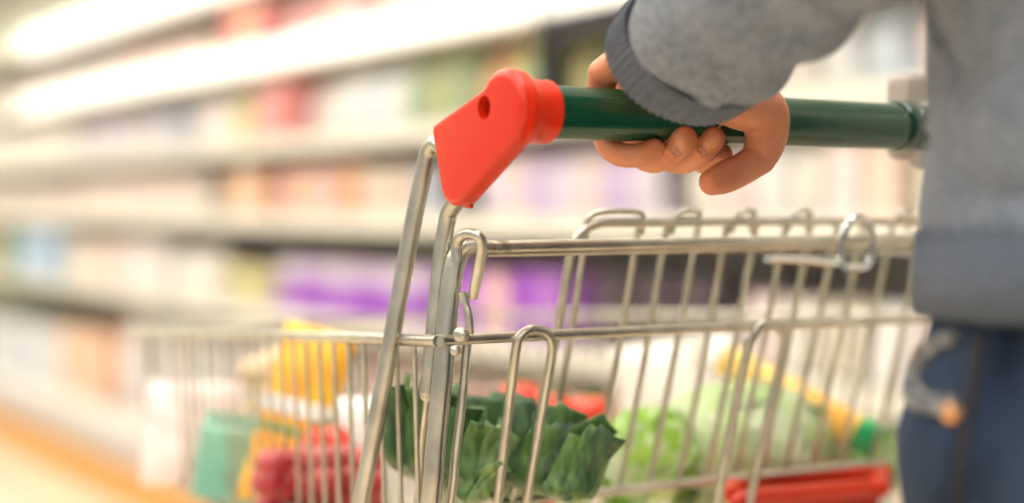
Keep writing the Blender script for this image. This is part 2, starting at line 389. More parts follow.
# ------------------------------------------------------------ the shopping trolley
cart = empty('shopping_cart', (.8, 1.2, 0), 'chrome wire shopping trolley with green handle, red end cap and groceries inside', 'shopping cart')
cart_inv = Matrix.Translation((-.8, -1.2, 0))
def P(o, parent=cart):        # parent a mesh built in world coordinates
    o.parent = parent
    if parent is cart: o.matrix_parent_inverse = cart_inv
    return o
YH, ZH = .832, 1.011
XL, XR = .51, 1.09
# handle
o = P(tubeobj('handle', [(.535, YH, ZH), (1.07, YH, ZH-.001)], .0172, M['green'], seg=40, curve=False)); tag(o, 'dark green tubular handle')
bm = bmesh.new(); lathe(bm, [(.0174, 0), (.0185, .001), (.0185, .016), (.0174, .017)], 40, (atY(893, 130, YH).x, YH, ZH), (1, 0, 0))
sharpen(P(tobj('handle_collar', bm, M['dgreen'])))
# red end cap: flat plate in the YZ plane, sleeve, screw
def end_cap(xf, s):
    c = Vector((0, YH+.004, ZH+.001)); R = .0255
    out = []
    for k in range(15):
        a = math.radians(-62 + k*(205)/14)       # rear-bottom round to upper front
        out.append((c.y-R*math.cos(a)*1.0, c.z+R*math.sin(a)))
    q = [atX(431, 125, .513), atX(430.5, 133, .513), atX(439, 190, .513), atX(442.5, 200, .513), atX(448, 205.5, .513), atX(454, 206, .513), atX(459, 201, .513)]
    pts = out + [(v.y, v.z) for v in q]
    bm = bmesh.new(); vs = [bm.verts.new((xf, y, z)) for y, z in pts]; f = bm.faces.new(vs)
    r = bmesh.ops.extrude_face_region(bm, geom=[f]); top = [v for v in r['geom'] if isinstance(v, bmesh.types.BMVert)]
    for v in top: v.co.x += s*.017
    es = [e for e in bm.edges if abs(e.verts[0].co.x-e.verts[1].co.x) < 1e-6]
    bmesh.ops.recalc_face_normals(bm, faces=bm.faces[:])
    bmesh.ops.bevel(bm, geom=es, offset=.0052, segments=5, affect='EDGES', profile=.5)
    # sleeve blending from the plate to the handle
    lathe(bm, [(.006, .006), (.0235, .007), (.0238, .012), (.0218, .0155), (.0206, .018), (.0203, .028), (.0206, .0315), (.0203, .0328), (.0188, .0331), (.0170, .032)], 40, (xf, YH, ZH), (s, 0, 0))
    tube(bm, [Vector((xf+s*.0135, v.y, v.z)) for v in q[:-1]], .0015, seg=8, n=4)
    me = bpy.data.meshes.new('cap'); bm.to_mesh(me); bm.free()
    o = link('end_cap', me, M['red'])
    cb = bmesh.new(); hc = atX(484, 108, .513); lathe(cb, [(0, -.01), (.0078, -.01), (.0078, .016), (0, .016)], 28, (xf, hc.y, hc.z), (s, 0, 0))
    cu = tobj('cut', cb, M['dark'])
    md = o.modifiers.new('b', 'BOOLEAN'); md.object = cu; md.operation = 'DIFFERENCE'; md.solver = 'EXACT'
    dg = bpy.context.evaluated_depsgraph_get(); dg.update()
    nm = bpy.data.meshes.new_from_object(o.evaluated_get(dg)); o.modifiers.clear(); o.data = nm
    bpy.data.objects.remove(cu)
    nm.materials.clear(); nm.materials.append(M['red'])
    for p in nm.polygons: p.use_smooth = True; p.material_index = 0
    P(o); sharpen(o, 38); tag(o, 'glossy red plastic end cap')
    sb = bmesh.new(); lathe(sb, [(0, .0125), (.003, .0125), (.003, .011), (.0058, .0105), (.0062, .0125), (.0062, .0155), (0, .0155)], 20, (xf, hc.y, hc.z), (s, 0, 0))
    tobj('screw', sb, M['hole'], o)
    return o
end_cap(.513, 1)
end_cap(1.092, -1)
# thin rim lip round the lower cap edge
# coin lock behind the handle
bm = bmesh.new(); a, b = atY(884, 80, .862), atY(938, 160, .862)
bx(bm, (a.x+.018, .852, b.z+.0), (a.x+.07, .882, a.z+.006), .008, 4)
lathe(bm, [(0, 0), (.024, 0), (.026, .003), (.026, .05), (.024, .054), (0, .054)], 30, (a.x+.022, YH+.012, ZH-.006), (1, 0, 0))
bmesh.ops.delete(bm, geom=[], context='VERTS')
sharpen(P(tag(tobj('coin_lock', bm, M['grey']), 'grey plastic lock housing behind the handle')))
# frame tubes, left as in the photo and mirrored on the hidden right
MX = (XL+XR)/2
def mir(p): return Vector((2*MX-p.x, p.y, p.z))
t1 = [atX(447, 153, .527), atX(438, 144, .527), atX(430, 150, .527), atX(424.5, 168, .525), atX(414, 218, .520), atX(400, 292, .512), atX(386, 368, .504), atX(371, 447, .497), atX(357, 520, .492)]
low1 = [Vector((.49, 1.02, .66)), Vector((.49, 1.06, .54)), Vector((.49, 1.10, .42)), Vector((.49, 1.14, .30)), Vector((.49, 1.11, .19)), Vector((.49, 1.02, .165))]
t2 = [atX(462, 196, .530), atX(453, 207, .530), atX(447.5, 219, .530), atX(441, 260, .527), atX(434, 330, .523), atX(428.5, 388, .52), atX(428, 394, .52)]
t3 = [atX(478, 243.5, .545), atX(469, 245, .539), atX(459.5, 253, .534), atX(453.5, 270, .53), atX(448, 310, .526), atX(443, 370, .521), atX(436, 440, .517), atX(430, 510, .514)]
low3 = [Vector((.512, .96, .60)), Vector((.51, .965, .45)), Vector((.505, .965, .28)), Vector((.505, .98, .175)), Vector((.505, 1.08, .16)), Vector((.53, 1.4, .16)), Vector((.57, 1.72, .165))]
for side in (0, 1):
    f = mir if side else (lambda p: p)
    P(tubeobj('frame_tube', [f(p) for p in t1+low1], .0062, M['chrome'], seg=28))
    P(tubeobj('frame_tube', [f(p) for p in t2], .0060, M['chrome'], seg=28))
    P(tubeobj('frame_tube', [f(p) for p in t3+low3], .0071, M['chrome'], seg=28))
P(tubeobj('cross_tube', [Vector((.505, .98, .175)), Vector((1.095, .98, .175))], .008, M['chrome'], seg=14))
P(tubeobj('cross_tube', [Vector((.57, 1.72, .165)), Vector((1.03, 1.72, .165))], .008, M['chrome'], seg=14))
# upper rear rail (A) with hook
a0, a1 = atY(484, 247, .905), atY(1060, 236, .905)
ra = P(tubeobj('rear_rail', [a0, a1], .0043, M['chrome'], seg=16, curve=False))
a0b, a1b = atY(486, 252.5, .909), atY(1060, 241.5, .909)
P(tag(tubeobj('scuffed_end', [a0-Vector((.002, 0, 0)), a0+Vector((.02, 0, -.0001))], .0046, M['scuff'], seg=16, curve=False), 'scuffed rail end'), ra)
P(tubeobj('rear_rail', [a0b, a1b], .0033, M['chrome'], seg=14, curve=False))
hk = [atX(457, 262, .522), atX(456.5, 246, .522), atX(461, 237, .522), atX(469, 233.5, .523), atX(478, 236, .525), atX(482, 245, .529), atX(480, 262, .532), atX(476.5, 280, .534), atX(472.5, 297, .535)]
P(tubeobj('rail_hook', hk, .0037, M['chrome'], seg=14))
P(tubeobj('rail_hook', [atX(462, 292, .528), atX(466, 305, .530), atX(469, 318, .531), atX(470, 334, .532)], .0028, M['chrome'], seg=12))
for (px, py, r) in ((461, 335, .0052), (455.5, 350.5, .0037)):
    c = atX(px, py, .515); bm = bmesh.new(); lathe(bm, [(0, -.004), (r*.7, -.0036), (r, -.0015), (r, .003), (0, .003)], 20, c, (.7, .7, 0)); P(tobj('bolt', bm, M['chrome']))
P(tubeobj('rear_upright', [atX(467, 343, .538), atX(462, 400, .535), atX(456, 450, .532), atX(447, 520, .53), Vector((.53, .985, .62))], .0033, M['chrome'], seg=12))
P(tubeobj('rear_upright', [atX(428, 392, .520), atX(422, 440, .522), atX(415, 510, .524), Vector((.524, 1.03, .62))], .0024, M['chrome'], seg=12))
# basket rims: z falls gently to the front
ZR = .8605
cRL, cRR = Vector((XL, .916, ZR)), Vector((XR, .916, ZR-.005))
cFL, cFR = Vector((.552, 1.68, .816)), Vector((1.03, 1.68, .816))
rim = P(tubeobj('basket_rim', [cRL+Vector((0, .004, 0)), cRL+Vector((0, .02, -.001)), cRL.lerp(cFL, .5), cFL-Vector((0, .03, 0)), cFL+Vector((.008, -.008, 0)), cFL+Vector((.03, 0, 0)),
      cFR-Vector((.03, 0, 0)), cFR+Vector((-.008, -.008, 0)), cFR-Vector((0, .03, 0)), cRR.lerp(cFR, .5), cRR+Vector((0, .02, -.001)), cRR+Vector((0, .004, 0))], .0042, M['chrome'], seg=12, n=4))
b3a, b3b = atY(436, 340.5, .916), atY(1065, 313, .916)
P(tag(tubeobj('rear_rim', [b3a, atY(745, 326.5, .914), b3b], .0039, M['chrome'], seg=14), 'rear basket rim bar'))
# basket walls of wires (sides, front), each wire its own mesh
def zb(y): return .663            # basket floor height
def wall(name, top0, top1, inn, n, fr):
    w = P(tubeobj(name, [Vector((top0.x+inn.x, top0.y+inn.y, zb(top0.y))), Vector((top1.x+inn.x, top1.y+inn.y, zb(top1.y)))], .003, M['chrome'], seg=8, curve=False))
    for hfrac in fr:
        P(tubeobj('cross_wire', [top0.lerp(Vector((top0.x+inn.x, top0.y+inn.y, zb(top0.y))), hfrac), top1.lerp(Vector((top1.x+inn.x, top1.y+inn.y, zb(top1.y))), hfrac)], .0024, M['chrome'], seg=8, curve=False), w)
    for i in range(n):
        f = (i+.5)/n; a = top0.lerp(top1, f); b = Vector((a.x+inn.x, a.y+inn.y, zb(a.y)))
        P(tubeobj('wire', [a+Vector((0, 0, .002)), a.lerp(b, .5)+inn*.04, b], .0019, M['chrome'], seg=8, n=3), w)
    return w
wall('side_panel', cRL+Vector((.003, .02, 0)), cFL+Vector((.003, -.01, 0)), Vector((.012, .012, 0)), 25, (.80,))
wall('side_panel', cRR+Vector((-.003, .02, 0)), cFR+Vector((-.003, -.01, 0)), Vector((-.012, .012, 0)), 25, (.80,))
wall('front_panel', cFL+Vector((.01, -.003, 0)), cFR+Vector((-.01, -.003, 0)), Vector((0, -.02, 0)), 19, (.55,))
# basket floor
fo = P(tubeobj('basket_floor', [Vector((.525, .96, zb(.96))), Vector((.565, 1.66, zb(1.63))), Vector((1.018, 1.66, zb(1.66))), Vector((1.075, .96, zb(.96))), Vector((.525, .96, zb(.96)))], .0032, M['chrome'], seg=8, curve=False))
for i in range(18):
    y = .98+i*.038; k = (y-.96)/.67
    P(tubeobj('wire', [Vector((.525+.04*k, y, zb(y))), Vector((1.075-.057*k, y, zb(y)))], .0019, M['chrome'], seg=6, curve=False), fo)
for i in range(5):
    x0 = .6+i*.1
    P(tubeobj('wire', [Vector((x0, .96, zb(.96)-.004)), Vector((.63+i*.08, 1.63, zb(1.63)-.004))], .0026, M['chrome'], seg=6, curve=False), fo)
# hanging rear gate (B): rail with rounded corner, wires with loops over the top
GP = (.945, .939, .27)
def g(px, py, dy=0): p = atPl(px, py, *GP); p.y += dy; return p
def gz(x, z, dy=0): return Vector((x, GP[0]+(GP[1]-z)*GP[2]+dy, z))
zt, zl = .939, .7285
xl = g(566, 285).x
gate = P(tubeobj('rear_gate', [gz(xl-.02, zl), gz(xl-.006, .80), gz(xl-.001, .88), gz(xl, zt-.024), gz(xl+.004, zt-.011), gz(xl+.013, zt-.003), gz(xl+.027, zt), gz(xl+.05, zt), gz(.9, zt), gz(1.0, zt-.001)], .0035, M['chrome'], seg=12, n=8))
P(tubeobj('lower_bar', [gz(xl-.03, zl-.002), gz(1.02, zl-.006)], .0035, M['chrome'], seg=12, curve=False), gate)
wx = [583, 634, 662, 692, 722, 750, 779, 805, 830, 856, 885, 917]
for i, px in enumerate(wx):
    x = g(px, 285).x
    P(tubeobj('wire', [gz(x+random.uniform(-.001, .001), zt-.002, .006), gz(x, .85, .0055), gz(x-.003, zl, .006)], .0025, M['chrome'], seg=10, n=4), gate)
for (pa, pb) in ((588, 646), (676, 702), (736, 756), (792, 812), (896, 912)):
    a, b = g(pa, 222).x, g(pb, 222).x; hh = .0082
    P(tubeobj('wire_loop', [gz(a, zt-.008, .004), gz(a+.002, zt+hh*.5, .002), gz(a+(b-a)*.25, zt+hh, 0), gz(b-(b-a)*.25, zt+hh, 0), gz(b-.002, zt+hh*.5, .002), gz(b, zt-.008, .004)], .0024, M['chrome'], seg=10), gate)
# inverted U wires hooked over the rear rim
UP = (.909, .8625, .26)
def u(px, py): return atPl(px, py, *UP)
P(tubeobj('hanging_loop', [u(495, 520), u(507, 425), u(516, 350), u(520.5, 337), u(529, 330.5), u(538, 330), u(546.5, 333), u(551.5, 342), u(551, 360), u(539, 430), u(524, 520)], .0036, M['chrome'], seg=12))
P(tubeobj('hanging_loop', [u(716, 520), u(733, 425), u(748, 350), u(753, 337), u(760, 327), u(769, 324), u(777, 326), u(784, 335), u(784, 350), u(768, 425), u(747, 520)], .0038, M['chrome'], seg=12))
for (pa, pb, o1, o2) in (((565, 287), (548, 440), 0, 0),):
    pass
# chrome latch loop at the right
L = lambda px, py: atY(px, py, .893)
P(tag(tubeobj('latch_loop', [L(766, 259), L(790, 259), L(815, 261), L(833, 263), L(840, 259), L(842, 245), L(846, 228), L(854, 219), L(863, 219.5), L(870, 229), L(873, 245), L(871, 258), L(866, 266), L(856, 267), L(845, 266.5)], .0036, M['bright'], seg=14), 'shiny chrome latch loop'))
# castors
def castor(x, y):
    bm = bmesh.new(); bx(bm, (x-.022, y-.02, .12), (x+.022, y+.02, .128), .002)
    bx(bm, (x-.022, y-.016, .045), (x-.018, y+.016, .122), .001); bx(bm, (x+.018, y-.016, .045), (x+.022, y+.016, .122), .001)
    lathe(bm, [(0, 0), (.012, 0), (.012, .04), (0, .04)], 12, (x, y, .126))
    c = P(tobj('castor', bm, M['chrome'], None, False))
    bm = bmesh.new(); lathe(bm, [(.02, -.013), (.055, -.013), (.06, -.008), (.06, .008), (.055, .013), (.02, .013), (.02, -.013)], 28, (x, y+.005, .06), (1, 0, 0))
    P(tobj('wheel', bm, M['black']), c); bm = bmesh.new(); lathe(bm, [(0, -.017), (.02, -.016), (.02, .016), (0, .017)], 16, (x, y+.005, .06), (1, 0, 0)); P(tobj('hub', bm, M['grey']), c)
for x, y in ((.52, 1.02), (1.08, 1.02), (.58, 1.68), (1.02, 1.68)): castor(x, y)

# ------------------------------------------------------------ groceries in the basket
def blade(pts, widths, side, fold=.35, th=.0016, curl=None):
    """a leek leaf: folded strap with thickness"""
    bm = bmesh.new(); Pp = catmull(pts, 6); n = len(Pp); rows = []
    for i, p in enumerate(Pp):
        t = i/(n-1); w = widths[0]+(widths[1]-widths[0])*min(1, t*2) if t < .5 else widths[1]+(widths[2]-widths[1])*(t-.5)*2
        tan = (Pp[min(i+1, n-1)]-Pp[max(i-1, 0)]).normalized()
        s = Vector(side); s = (s-tan*s.dot(tan)).normalized(); nn = tan.cross(s)
        row = []
        for k in range(9):
            q = k/4-1; ripple = .05*math.sin(t*17+q*3)
            row.append(p+s*(q*w)+nn*(abs(q)**1.3*w*(fold+ripple)))
        rows.append((row, nn))
    A = [[bm.verts.new(v) for v in r] for r, nn in rows]; B = [[bm.verts.new(v+nn*th) for v in r] for r, nn in rows]
    for i in range(n-1):
        for k in range(8):
            bm.faces.new((A[i][k], A[i][k+1], A[i+1][k+1], A[i+1][k])); bm.faces.new((B[i][k], B[i+1][k], B[i+1][k+1], B[i][k+1]))
        bm.faces.new((A[i][0], A[i+1][0], B[i+1][0], B[i][0])); bm.faces.new((A[i][8], B[i][8], B[i+1][8], A[i+1][8]))
    for R_ in (0, n-1):
        for k in range(8): bm.faces.new((A[R_][k], A[R_][k+1], B[R_][k+1], B[R_][k]))
    return bm
def leek(base, dirn, leaves, label):
    e = empty('leek', base, label, 'leek', 'leeks in the trolley')
    inv = Matrix.Translation(-Vector(base))
    top = Vector(base)+Vector(dirn)
    def PP(o): o.parent = e; o.matrix_parent_inverse = inv; return o
    PP(tubeobj('stalk', [base, Vector(base).lerp(top, .5), top], .016, M['leekw'], seg=16))
    for pts, wd, side, fold, m in leaves:
        for j in (-1, 0, 1):
            off = Vector(side)*wd[1]*.62*j; rr_ = random.Random(hash((round(pts[-1].x, 4), j)) % 9999)
            q = [top-Vector(dirn)*.35]+[Vector(p)+off*(k_+1)/len(pts)*1.15 for k_, p in enumerate(pts)]
            q[-1] += Vector((rr_.uniform(-.004, .004), rr_.uniform(-.012, .012), rr_.uniform(-.012, .004)-.003*abs(j)))
            mm = m if j == 0 or rr_.random() < .5 else {'leek': 'leekd', 'leekd': 'leek', 'leekl': 'leek'}[m]
            PP(tobj('leaf', blade(q, (wd[0]*.6, wd[1]*.62, wd[2]*rr_.uniform(.35, .8)), side, fold*rr_.uniform(.6, 1.1)), M[mm]))
    return e
D_ = atD
sd = tuple(RT)
leek((.63, 1.10, .668), (-.01, .0, .08), [
    ([D_(415, 470, 1.15), D_(411, 425, 1.14), D_(408, 374, 1.13)], (.012, .020, .010), sd, .5, 'leek'),
    ([D_(425, 470, 1.16), D_(421, 430, 1.16), D_(419, 388, 1.16)], (.012, .018, .012), sd, -.4, 'leekd'),
    ([D_(402, 470, 1.17), D_(399, 430, 1.17), D_(400, 378, 1.17)], (.010, .010, .004), sd, .3, 'leekl')],
    'leftmost leek with upright dark leaves behind the frame tubes')
leek((.68, 1.09, .668), (.0, .0, .07), [
    ([D_(468, 480, 1.15), D_(464, 430, 1.14), D_(463, 392, 1.14)], (.014, .018, .014), sd, .35, 'leekd'),
    ([D_(455, 480, 1.17), D_(457, 430, 1.17), D_(459, 382, 1.17)], (.014, .014, .010), sd, -.3, 'leek'),
    ([D_(482, 490, 1.13), D_(485, 450, 1.12), D_(490, 419, 1.12)], (.014, .017, .013), sd, .6, 'leekl'),
    ([D_(470, 505, 1.11), D_(482, 480, 1.10), D_(499, 457, 1.10)], (.006, .011, .004), sd, .7, 'leekl')],
    'leek with pale folded leaf edges just right of the frame tubes')
leek((.71, 1.12, .668), (.0, .0, .07), [
    ([D_(500, 480, 1.18), D_(503, 430, 1.18), D_(507, 396, 1.19)], (.016, .024, .020), sd, .3, 'leekd'),
    ([D_(490, 480, 1.20), D_(487, 430, 1.21), D_(484, 400, 1.22)], (.014, .018, .012), sd, -.4, 'leekl'),
    ([D_(515, 480, 1.17), D_(514, 440, 1.17), D_(520, 405, 1.18)], (.012, .014, .008), sd, .4, 'leek')],
    'leek with dark leaf tops behind the left hanging wire loop')
leek((.75, 1.10, .668), (.0, .0, .06), [
    ([D_(532, 490, 1.16), D_(540, 445, 1.15), D_(552, 400, 1.15)], (.016, .024, .016), sd, .35, 'leekd'),
    ([D_(548, 495, 1.15), D_(560, 450, 1.14), D_(576, 407, 1.14)], (.014, .026, .022), sd, .25, 'leekd'),
    ([D_(560, 500, 1.13), D_(576, 470, 1.12), D_(592, 428, 1.12)], (.012, .017, .014), sd, .5, 'leek'),
    ([D_(572, 505, 1.14), D_(590, 475, 1.135), D_(606, 432, 1.13)], (.010, .011, .005), sd, .5, 'leekl')],
    'rightmost leek with broad dark leaves fanned to the right')
# lettuces in clear film
def lettuce(c, R, m1, m2, label, grp=None, seed=0, sz=(1, 1, .8)):
    e = empty('lettuce', (c[0], c[1], c[2]-R*sz[2]), label, 'lettuce', grp); rnd = random.Random(seed)
    for k in range(16):
        bm = bmesh.new(); n = 9
        d = Vector((rnd.gauss(0, 1), rnd.gauss(0, 1), rnd.gauss(.4, .8))).normalized()
        q = Vector((0, 0, 1)).rotation_difference(d); rr = R*(.72+.3*rnd.random())
        grid = []
        for i in range(n):
            row = []
            for j in range(n):
                a, b = (i/(n-1)-.5)*1.9, (j/(n-1)-.5)*1.7
                edge = max(abs(a)/.95, abs(b)/.85)**3
                v = Vector((math.sin(a), math.sin(b), math.cos(a)*math.cos(b))).normalized()*rr*(1+.10*edge*math.sin(a*9+b*11+k)+.03*noise.noise(Vector((a*3, b*3, k))))
                v = q@v; row.append(bm.verts.new(Vector((v.x*sz[0], v.y*sz[1], v.z*sz[2]))+Vector((0, 0, R*sz[2]))))
            grid.append(row)
        for i in range(n-1):
            for j in range(n-1): bm.faces.new((grid[i][j], grid[i+1][j], grid[i+1][j+1], grid[i][j+1]))
        bmesh.ops.solidify(bm, geom=bm.faces[:], thickness=.0012)
        tobj('leaf', bm, M[m1] if k % 3 else M[m2], e)
    bm = bmesh.new(); ellip(bm, (0, 0, R*sz[2]), ((R if m1 == 'lettucep' else R*.5)*1.13*sz[0], R*1.13*sz[1], R*1.13*sz[2]), 4)
    for v in bm.verts: v.co += (v.co-Vector((0, 0, R*sz[2]))).normalized()*.004*noise.noise(v.co*45)
    if m1 == 'lettucep': tobj('clear_wrap', bm, M['film'], e)
    else: bm.free()
    bm = bmesh.new(); ellip(bm, (0, 0, R*sz[2]), (R*.7*sz[0], R*.7*sz[1], R*.7*sz[2]), 3); tobj('heart', bm, M[m2], e)
    return e
def onfloor(px, py, D, R): p = atD(px, py, D); return p
lettuce(atD(742, 447, 1.42), .072, 'lettucep', 'lettucep', 'large pale wrapped lettuce in the middle of the trolley', seed=3, sz=(1.35, 1, .85))
lettuce(atD(650, 466, 1.36), .046, 'lettuce', 'lettucep', 'bright green lettuce right of the leeks', seed=5, sz=(1.15, 1, 1.15))
lettuce(atD(850, 462, 1.50), .055, 'lettucep', 'lettuce', 'small pale lettuce beside the person, under the yellow pack', seed=8)
def pillow(name, c, ax, up, L, W, T, m, label, cat, band=None):
    ax = Vector(ax).normalized(); up = Vector(up); up = (up-ax*up.dot(ax)).normalized(); nr = ax.cross(up)
    def build(u0, u1, m_, nm, par, k=1.0):
        bm = bmesh.new(); nu, nv = 14, 12; S = {}
        for i in range(nu+1):
            uu = u0+(u1-u0)*i/nu; rows = []
            for s in (1, -1):
                for j in range(nv+1):
                    v = j/nv*2-1; h = (max(0, 1-abs(uu)**4)*max(0, 1-abs(v)**3))**.6
                    wob = 1+.04*math.sin(uu*9+v*4)
                    S[i, s, j] = bm.verts.new(ax*(uu*L/2)*k+up*(v*W/2)*k+nr*(s*(h*T/2*wob+.0006))*k)
        for i in range(nu):
            for s in (1, -1):
                for j in range(nv): bm.faces.new((S[i, s, j], S[i+1, s, j], S[i+1, s, j+1], S[i, s, j+1]))
            for j in (0, nv): bm.faces.new((S[i, 1, j], S[i+1, 1, j], S[i+1, -1, j], S[i, -1, j]))
        for i in (0, nu):
            for j in range(nv): bm.faces.new((S[i, 1, j], S[i, 1, j+1], S[i, -1, j+1], S[i, -1, j]))
        return tobj(nm, bm, m_, par)
    e = empty(name, c, label, cat)
    build(-1, 1, m, 'wrapper', e)
    for (u0, u1, mm, nn) in (band or []): build(u0, u1, mm, nn, e, 1.02)
    return e
p0, p1 = atD(708, 350, 1.50), atD(882, 446, 1.42)
pillow('snack_bag', (p0+p1)/2, p1-p0, Vector((0, .3, 1)), (p1-p0).length, .032, .026, M['yellow'], 'yellow-orange pack with a green end, slanting down toward the person', 'bag',
       [(.72, .98, M['packgreen'], 'green_end'), (-.98, -.8, M['white'], 'white_end')])
pillow('flour_bag', atD(700, 352, 1.66)+Vector((0, .02, -.06)), (1, -.1, .1), (0, .3, 1), .16, .15, .05, PM['cream'], 'cream paper bag behind the pale lettuce at the far side of the trolley', 'bag')
# red plastic basket handles at the bottom right
e = empty('red_tray', atD(808, 530, 1.24), 'small red plastic tray at the bottom of the trolley beside the jeans', 'tray')
inv = Matrix.Translation(-e.location)
def PE(o, ee=e): o.parent = ee; o.matrix_parent_inverse = Matrix.Translation(-ee.location); return o
c0, c1 = atD(738, 502, 1.24), atD(882, 489, 1.34); back = Vector((.045, .05, 0))
PE(tubeobj('rim', [c0+Vector((0, 0, -.006)), c0+Vector((.01, -.002, 0)), c0.lerp(c1, .5), c1-Vector((.012, -.004, 0)), c1, c1+back*.2, c1+back*.9, c1+back, c0+back, c0+back*.2], .0085, M['red'], seg=12))
bm = bmesh.new(); A = [c0, c1, c1+back, c0+back]; lo = [v+Vector((0, 0, -.05))-(v-(c0+c1+back)/2)*.1 for v in A]
va, vb = [bm.verts.new(v) for v in A], [bm.verts.new(v) for v in lo]
for k in range(4): bm.faces.new((va[k], va[(k+1) % 4], vb[(k+1) % 4], vb[k]))
bm.faces.new(vb); bmesh.ops.solidify(bm, geom=bm.faces[:], thickness=.002); PE(tobj('body', bm, M['red'], None, False))
# tomatoes behind the leeks
def fruit(name, c, r, m, label, cat, grp, stem=True, sq=.88):
    e = bmesh.new(); lathe(e, [(0, -r*sq), (r*.5, -r*sq*.88), (r*.88, -r*sq*.45), (r, 0), (r*.86, r*sq*.55), (r*.5, r*sq*.88), (r*.15, r*sq*.86), (0, r*sq*.80)], 18)
    o = tobj(name, e, M[m]); o.location = c; tag(o, label, cat, grp)
    if stem:
        b = bmesh.new()
        for k in range(5):
            a = k*2*PI/5; tube(b, [(0, 0, r*sq*.82), (math.cos(a)*r*.3, math.sin(a)*r*.3, r*sq*.93), (math.cos(a)*r*.6, math.sin(a)*r*.6, r*sq*.86)], .0016, seg=5, n=3)
        tube(b, [(0, 0, r*sq*.8), (.002, 0, r*sq*1.15)], .0018, seg=6, curve=False); tobj('stem', b, M['stem'], o)
    return o
for (px, py, D) in ((552, 412, 1.52), (520, 400, 1.56), (590, 414, 1.52), (541, 438, 1.48), (560, 466, 1.50), (522, 462, 1.52), (588, 466, 1.50), (545, 492, 1.47)):
    fruit('tomato', atD(px, py, D), .023, 'tomato', 'ripe red tomato in the pile behind and between the leeks', 'tomato', 'tomatoes behind the leeks')
# left, out of focus: net bag, tomatoes, red fruit pack, carton, buns
nb = pillow('net_bag', atD(297, 417, 1.43), atD(322, 338, 1.43)-atD(276, 478, 1.40)+Vector((0, 0, .02)), (FW.x*.2+RT.x, RT.y, 0), .168, .068, .05, M['netor'], 'orange and yellow bag standing in the left of the trolley', 'bag',
       [(-.02, .16, M['white'], 'label_band'), (-.22, -.14, M['packgreen'], 'green_band')])
fruit('tomato', atD(326, 446, 1.36), .024, 'tomato', 'large red tomato left of the frame tube, on the fruit pack', 'tomato', None)
rnd = random.Random(2)
for k in range(24):
    px = 268+(k % 6)*19+rnd.uniform(-4, 4); py = 462+(k//6)*22+rnd.uniform(-4, 4)
    fruit('plum', atD(px, py, 1.33+.03*(k//6)*0+rnd.uniform(-.02, .02)), .0155, 'plum', 'small dark red plum in the heap at the bottom left of the trolley', 'plum', 'plums heaped in the trolley', stem=False, sq=1)
pillow('paper_pack', atD(368, 460, 1.37), (0, 0, 1), RT, .11, .06, .03, M['white'], 'white pack just left of the leftmost leek', 'pack')
bm = bmesh.new(); bx(bm, (-.035, -.03, -.035), (.035, .03, .035), .004); bx(bm, (-.035, -.004, .035), (.035, .004, .045), .002)
o = tobj('drink_carton', bm, M['teal'], None, False); o.location = atD(235, 462, 1.5); o.rotation_euler = (0, .15, -.5); tag(o, 'teal green carton lying in the front left of the trolley', 'carton')
for k, (px, py) in enumerate(((262, 372), (284, 362), (276, 390), (264, 412), (282, 430), (266, 448), (290, 466), (262, 474))):
    bm = bmesh.new(); ellip(bm, (0, 0, 0), (.026, .022, .018), 3)
    for v in bm.verts: v.co += v.co.normalized()*.0012*noise.noise(v.co*90)
    o = tobj('bread_roll', bm, M['bun']); o.location = atD(px, py, 1.55+.02*(k % 2)); tag(o, 'pale bread roll in the heap beside the orange bag', 'bread roll', 'bread rolls beside the orange bag')
pillow('paper_bag', atD(190, 435, 1.62), (.1, .1, 1), RT, .11, .10, .05, PM['palepink'], 'pale pink paper bag in the front corner of the trolley', 'bag')

# ------------------------------------------------------------ the person
person = empty('person', (.80, .52, 0), 'person in grey knit sweater and blue jeans, left hand curled round the green trolley handle', 'person')
pinv = Matrix.Translation((-.80, -.52, 0))
def PS(o, parent=None):
    o.parent = parent or person
    if parent is None: o.matrix_parent_inverse = pinv
    return o
def bar(px, py, off=0.0, dz=0.0):     # point off metres nearer (-) or beyond (+) the handle axis along the sight line
    p = atY(px, py, YH); return atD(px, py, p.dot(FW)+off)
wrist = atD(684, 72, .985)
elbow = atD(900, -125, .77)
shoulder = Vector((.645, .53, 1.365))
hb = bmesh.new()
# forearm and wrist
chain(hb, [(wrist.lerp(elbow, .35), .025), (wrist.lerp(elbow, .12), .024), (wrist, .024), (bar(690, 78, -.03), .023)], sub=3)
# palm: metacarpals over the bar
kn = {'little': bar(603, 74, .012), 'ring': bar(632, 72, .028), 'middle': bar(664, 70, .034), 'index': bar(700, 74, .034)}
for k, (w0, r) in {'little': (bar(668, 74, -.032), .0125), 'ring': (bar(680, 72, -.03), .0135), 'middle': (bar(692, 70, -.028), .0140), 'index': (bar(706, 74, -.026), .0140)}.items():
    chain(hb, [(w0, .018), (w0.lerp(kn[k], .5)+Vector((0, 0, .012)), r), (kn[k], .0118 if k != 'little' else .0105)], sub=3)
